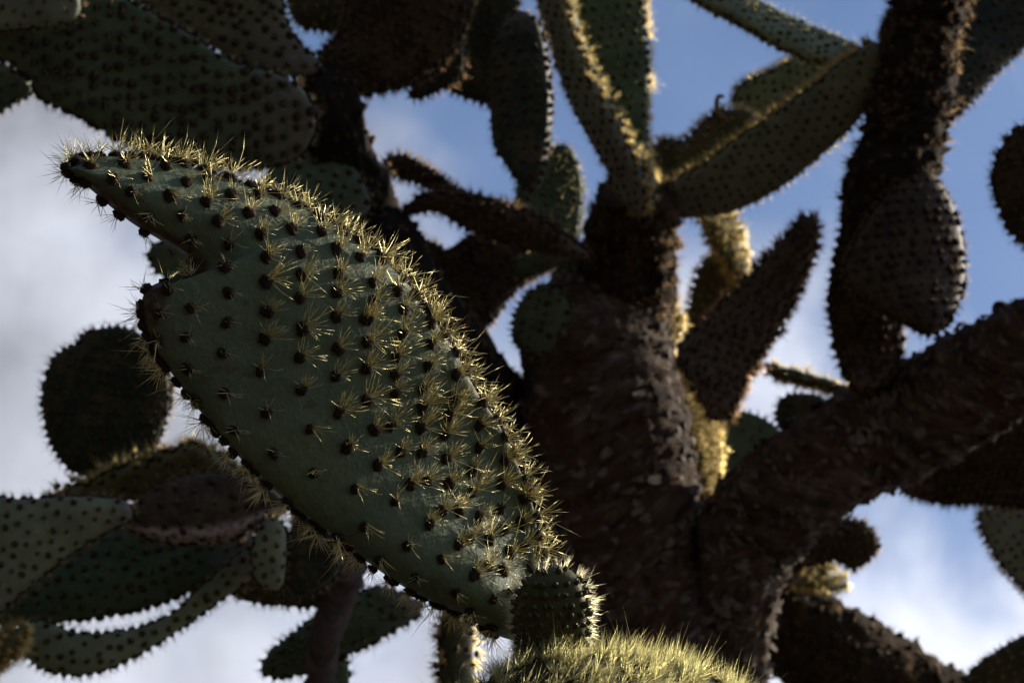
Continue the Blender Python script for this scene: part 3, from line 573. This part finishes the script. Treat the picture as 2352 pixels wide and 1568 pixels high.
AR = """207,340 185,349 229,355 265,340 301,342 326,360 374,355 405,360 428,374 473,376 517,394 536,405 581,416 594,446 640,437 686,464 693,486 738,493 792,533 166,355 148,378 149,400 173,371 171,423 194,419 232,459 268,506 326,549
205,382 284,376 382,385 256,409 338,409 428,421 477,410 302,443 387,448 473,464 529,446 337,491 416,490 506,509 572,491 630,482 598,540 670,529 738,529 441,549 522,560
441,599 520,616 612,590 691,574 776,576 826,585 443,644 382,662 328,662 522,675 608,648 695,634 781,625 302,700 320,718 362,718 437,704 520,738 607,715 689,682 770,675 311,754 326,778 428,769 511,810 603,779 693,756 769,729 841,733
360,783 342,808 355,839 378,848 428,848 599,853 691,819 772,801 837,787 392,893 412,916 450,918 517,905 612,943 691,900 770,869 837,848 455,974 493,992 536,988 707,985 778,949 837,916 531,1046 626,1042 799,1028 852,986
855,643 913,662 877,599 857,689 929,716 987,740 983,711 922,632 960,679 846,736 924,761 992,790 1030,758 911,814 985,835 1051,810 1048,859 906,859 972,889 1039,909 906,907 967,932 1033,954 1105,927 1125,913 902,972 961,981 1021,1001 1102,977 1152,956 1095,1026 1159,1004 920,1040 969,1035 1021,1052 873,1065 1199,1036
1082,1081 1163,1058 1206,1094 816,1117 943,1114 985,1105 1028,1108 1084,1132 1150,1115 1203,1142 1233,1139 906,1151 1012,1175 1051,1168 1096,1187 1145,1169 1197,1198 1235,1184 983,1200 839,1213 776,1231 933,1252 1055,1247 1082,1236 1123,1236 1152,1216 1172,1270 1203,1252 1237,1231 1017,1283 1120,1299 1159,1308 1093,1319 1046,1358 1131,1375 1170,1360 1217,1306 1249,1270 1082,1403 956,1324 871,1285 904,1335
569,1061 608,1115 655,1162 691,1180 724,1225 778,1234 817,1292 724,1083 936,1367 997,1385 1035,1414 1077,1436 1131,1436 1123,1457 880,585 830,548 1075,850 1218,1120 1000,725"""
AR = np.array([tuple(map(float, q.split(','))) for q in AR.split()])
frp = mo.pos.reshape(-1, 3); frn = mo.nor.reshape(-1, 3); pr, _ = proj(frp); face = (frn @ FV) < .45
rng = np.random.default_rng(5)
def tuft_mesh(k, kind):
    r = np.random.default_rng(100+k)
    n = {'face': 22, 'dense': 28, 'few': 9, 'rim': 18}[kind]; a = np.clip(r.normal(0, .8, n), -1.7, 1.7); z = r.uniform(.08, .85, n)
    if kind == 'rim': a = r.uniform(-np.pi, np.pi, n); z = r.uniform(.25, 1., n)
    if kind == 'few': a = r.uniform(-2.6, 2.6, n); z = r.uniform(.3, 1., n)
    rad = np.sqrt(1-z*z); d = np.stack([np.cos(a)*rad, np.sin(a)*rad, z], 1)
    L = r.uniform(.010, .0215, n)*(1.0 if kind != 'few' else .8); L = np.where(r.random(n) < .06, L*1.5, L)
    t, b = frames(d); v = np.zeros((n, 7, 3)); p0 = np.stack([r.normal(.0020, .0010, n), r.normal(0, .0015, n), np.full(n, .0014)], 1) if kind != 'rim' else np.stack([r.normal(0, .0014, n), r.normal(0, .0014, n), np.full(n, .0018)], 1); rr = .00021
    bend = t*r.normal(0, .0007, n)[:, None]
    for j in range(3):
        an = 2*np.pi*j/3; c_ = t*math.cos(an)+b*math.sin(an)
        v[:, j] = p0 + c_*rr; v[:, 3+j] = p0 + d*(L*.6)[:, None] + bend + c_*rr*.8
    v[:, 6] = p0 + d*L[:, None]
    base = (np.arange(n)*7)[:, None]; f3 = np.concatenate([base+np.array([[3+j, 3+(j+1) % 3, 6]]) for j in range(3)]); f4 = np.concatenate([base+np.array([[j, (j+1) % 3, 3+(j+1) % 3, 3+j]]) for j in range(3)])
    return np_mesh('spine_tuft', v.reshape(-1, 3), [f3, f4], M['spine'])
TUFT = {k: [tuft_mesh(i+10*j, k) for i in range(7)] for j, k in enumerate(('face', 'dense', 'few', 'rim'))}
def areole_fuzzy(k):
    r = np.random.default_rng(300+k); v, f = dome(12, 1., .9); v = v*.0047*(1+.16*r.normal(0, 1, (len(v), 1)))
    n = 70; d = r.normal(0, 1, (n, 3)); d[:, 2] = np.abs(d[:, 2])+.15; d = unit(d); t, b = frames(d); w = np.zeros((n, 4, 3)); p0 = d*.0036
    for j in range(3):
        an = 2*np.pi*j/3; w[:, j] = p0+(t*math.cos(an)+b*math.sin(an))*.00035
    w[:, 3] = p0 + d*r.uniform(.0012, .0028, n)[:, None]
    base = len(v)+(np.arange(n)*4)[:, None]; ff = np.concatenate([base+np.array([[0, 1, 3]]), base+np.array([[1, 2, 3]]), base+np.array([[2, 0, 3]])])
    return np_mesh('areole', np.concatenate([v, w.reshape(-1, 3)]), np.concatenate([f, ff]), M['areole'])
FUZ = [areole_fuzzy(k) for k in range(5)]
BIAS = RV*.55 + UV*.80
def main_areole(p, n, edge, kind, sc=1.):
    put('areole', FUZ[rng.integers(5)], mp_, p, n, rng.normal(0, 1, 3), (sc*rng.uniform(.85, 1.15), sc*rng.uniform(.85, 1.1), sc*rng.uniform(.8, 1.05)))
    put('spine_tuft', TUFT[kind][rng.integers(7)], mp_, p+n*.0008, n, (BIAS + RV*rng.normal(0, .2) + UV*rng.normal(0, .25)) if not edge else rng.normal(0, 1, 3), sc*rng.uniform(.72, 1.2))
for x, y in AR:
    dd = np.hypot(pr[:, 0]-x, pr[:, 1]-y) + np.where(face, 0, 1e4); i = int(np.argmin(dd)); p, n = frp[i], frn[i]
    low = (n @ UV) < -.35 and (n @ FV) > -.75
    nose = x < 330 and y > 420
    rimq = (n @ FV) > -.62; tt = mo.t[i % mo.RG]
    main_areole(p, n, low or rimq, 'few' if (nose or rng.random() < .04) else 'rim' if (rimq or low) else ('few' if tt < .34 or x < 470 else 'dense' if x > 950 else 'face'), 1. if tt > .34 or rimq else .85)
# rim and back of the pad
ps, ns, fr = scatter(mo, .026, rng=rng)
q2, _ = proj(ps); bk = (ns @ FV) > .05
sel = rng.permutation(np.where(bk)[0])[:26]
for i in sel: main_areole(ps[i], ns[i], True, 'face')
for c_, lo, step in ((mo.RG//2, .06, .0105), (0, .05, .016)):     # the long fringe along both edges
    e_ = mo.pos[:, c_]; al = np.concatenate([[0], np.cumsum(np.linalg.norm(np.diff(e_, axis=0), axis=1))]); k_ = np.arange(al[-1]*lo, al[-1]*(.93 if c_ else .60), step); k_ = k_+rng.normal(0, .002, len(k_))
    for kk in k_:
        j_ = int(np.argmin(np.abs(al-kk))); main_areole(e_[j_]+mo.n*rng.normal(-.003, .003), unit(mo.nor[j_, c_][None])[0], True, 'rim', rng.uniform(.75, 1.1))

# young pad, short and thick, in front of the broad pad's foot
yo = pad_surface([(1255, 1560), (1206, 1525), (1186, 1450), (1186, 1385), (1212, 1334), (1266, 1308), (1316, 1320), (1342, 1362), (1347, 1420), (1334, 1488), (1300, 1545)], 5, 1.93, g=(0, -.15), T=.018, S=60, RG=60, wob=.0015, curl=-.01)
yp = link('young_pad', surf_mesh('young_pad', yo, M['young'], None), A); yp['label'] = 'short thick young olive pad covered in close knobbly areoles'
ps, ns, fr = scatter(yo, .0072, rng=rng)
one = np.where(fr & ((ns @ FV) < .2))[0]; one = one[:110]; rest = np.setdiff1d(np.arange(len(ps)), one)
def nub():
    v, f = dome(8, .95, 1.5); v[:, 2] *= 1.15; v[0] += (.5, 0, .2); return np_mesh('areole', v*.0024, f, M['young'])
NUB = nub()
for i in one: put('areole', NUB, yp, ps[i], ns[i], UV, rng.uniform(.8, 1.2))
o_ = link('areole_cover', mounds_mesh('areole_cover', ps[rest], ns[rest], .0019, M['young'], rng), yp); o_['kind'] = 'stuff'
yq, _ = proj(ps); rimm = ((ns @ FV) > -.35) | (yq[:, 1] < 1335)
o_ = link('spine_cover', spines_mesh('spine_cover', ps[~rimm], ns[~rimm], 6, .002, .0045, .00014, 1.1, M['spine_pale'], bias=tuple(UV*.5), rng=rng, lift=.001, longp=.03), yp); o_['kind'] = 'stuff'
o_ = link('spine_cover', spines_mesh('spine_cover', ps[rimm], ns[rimm], 22, .004, .0115, .00019, .9, M['spine_pale'], bias=tuple(UV*.3), rng=rng, lift=.001, longp=.08), yp); o_['kind'] = 'stuff'

# spiny stem below, running down to the ground
st = limb(A, [(1010, 1790, 1.90, 60), (1090, 1715, 1.89, 100), (1190, 1658, 1.89, 115), (1300, 1640, 1.91, 125), (1400, 1640, 1.95, 135), (1520, 1662, 2.0, 142), (1640, 1735, 2.02, 150), (1750, 1880, 2.04, 155), ('w', gs+np.array((0, 0, 1.5)), .05), ('w', gs+np.array((0, 0, .6)), .055), ('w', gs+np.array((0, 0, -.1)), .07)], 'core', 'stem', amp=.002, RG=64, n=240, seed=51, lump=.006)
sv = np.array([v.co for v in st.data.vertices])[:-2].reshape(240, 64, 3); cen = sv.mean(1, keepdims=True); sn = unit(sv-cen)
top = int(np.argmax(sv[:, :, 2].mean(1) < 1.7)) or 150
def on_stem(lo, hi, N):
    u = rng.uniform(lo, hi, N); i = np.minimum(u.astype(int), 238); f = (u-i)[:, None]; v = rng.uniform(0, 64, N); j = v.astype(int) % 64; h = (v-v.astype(int))[:, None]
    L_ = lambda A_: (A_[i, j]*(1-h)+A_[i, (j+1) % 64]*h)*(1-f) + (A_[i+1, j]*(1-h)+A_[i+1, (j+1) % 64]*h)*f
    return L_(sv), unit(L_(sn))
sp_, sn_ = on_stem(0, 60, 2200)
o_ = link('areole_cover', mounds_mesh('areole_cover', sp_, sn_, .0022, M['areole'], rng), st); o_['kind'] = 'stuff'
o_ = link('spine_cover', spines_mesh('spine_cover', sp_, sn_, 26, .009, .025, .00023, 1.5, M['spine_olive'], bias=tuple(UV*.25+RV*.12), rng=rng, longp=.04), st); o_['kind'] = 'stuff'
sp_, sn_ = on_stem(60, max(top, 70), 2000)
o_ = link('spine_cover', spines_mesh('spine_cover', sp_, sn_, 7, .010, .027, .00022, .8, M['spine_olive'], rng=rng, longp=.04), st); o_['kind'] = 'stuff'
i = rng.integers(top, 239, 1500); j = rng.integers(0, 64, 1500)
o_ = link('spine_cover', spines_mesh('spine_cover', sv[i, j], sn[i, j], 5, .012, .028, .0004, .9, M['spine_brown'], rng=rng), st); o_['kind'] = 'stuff'
for m_ in bpy.data.meshes: m_.update()
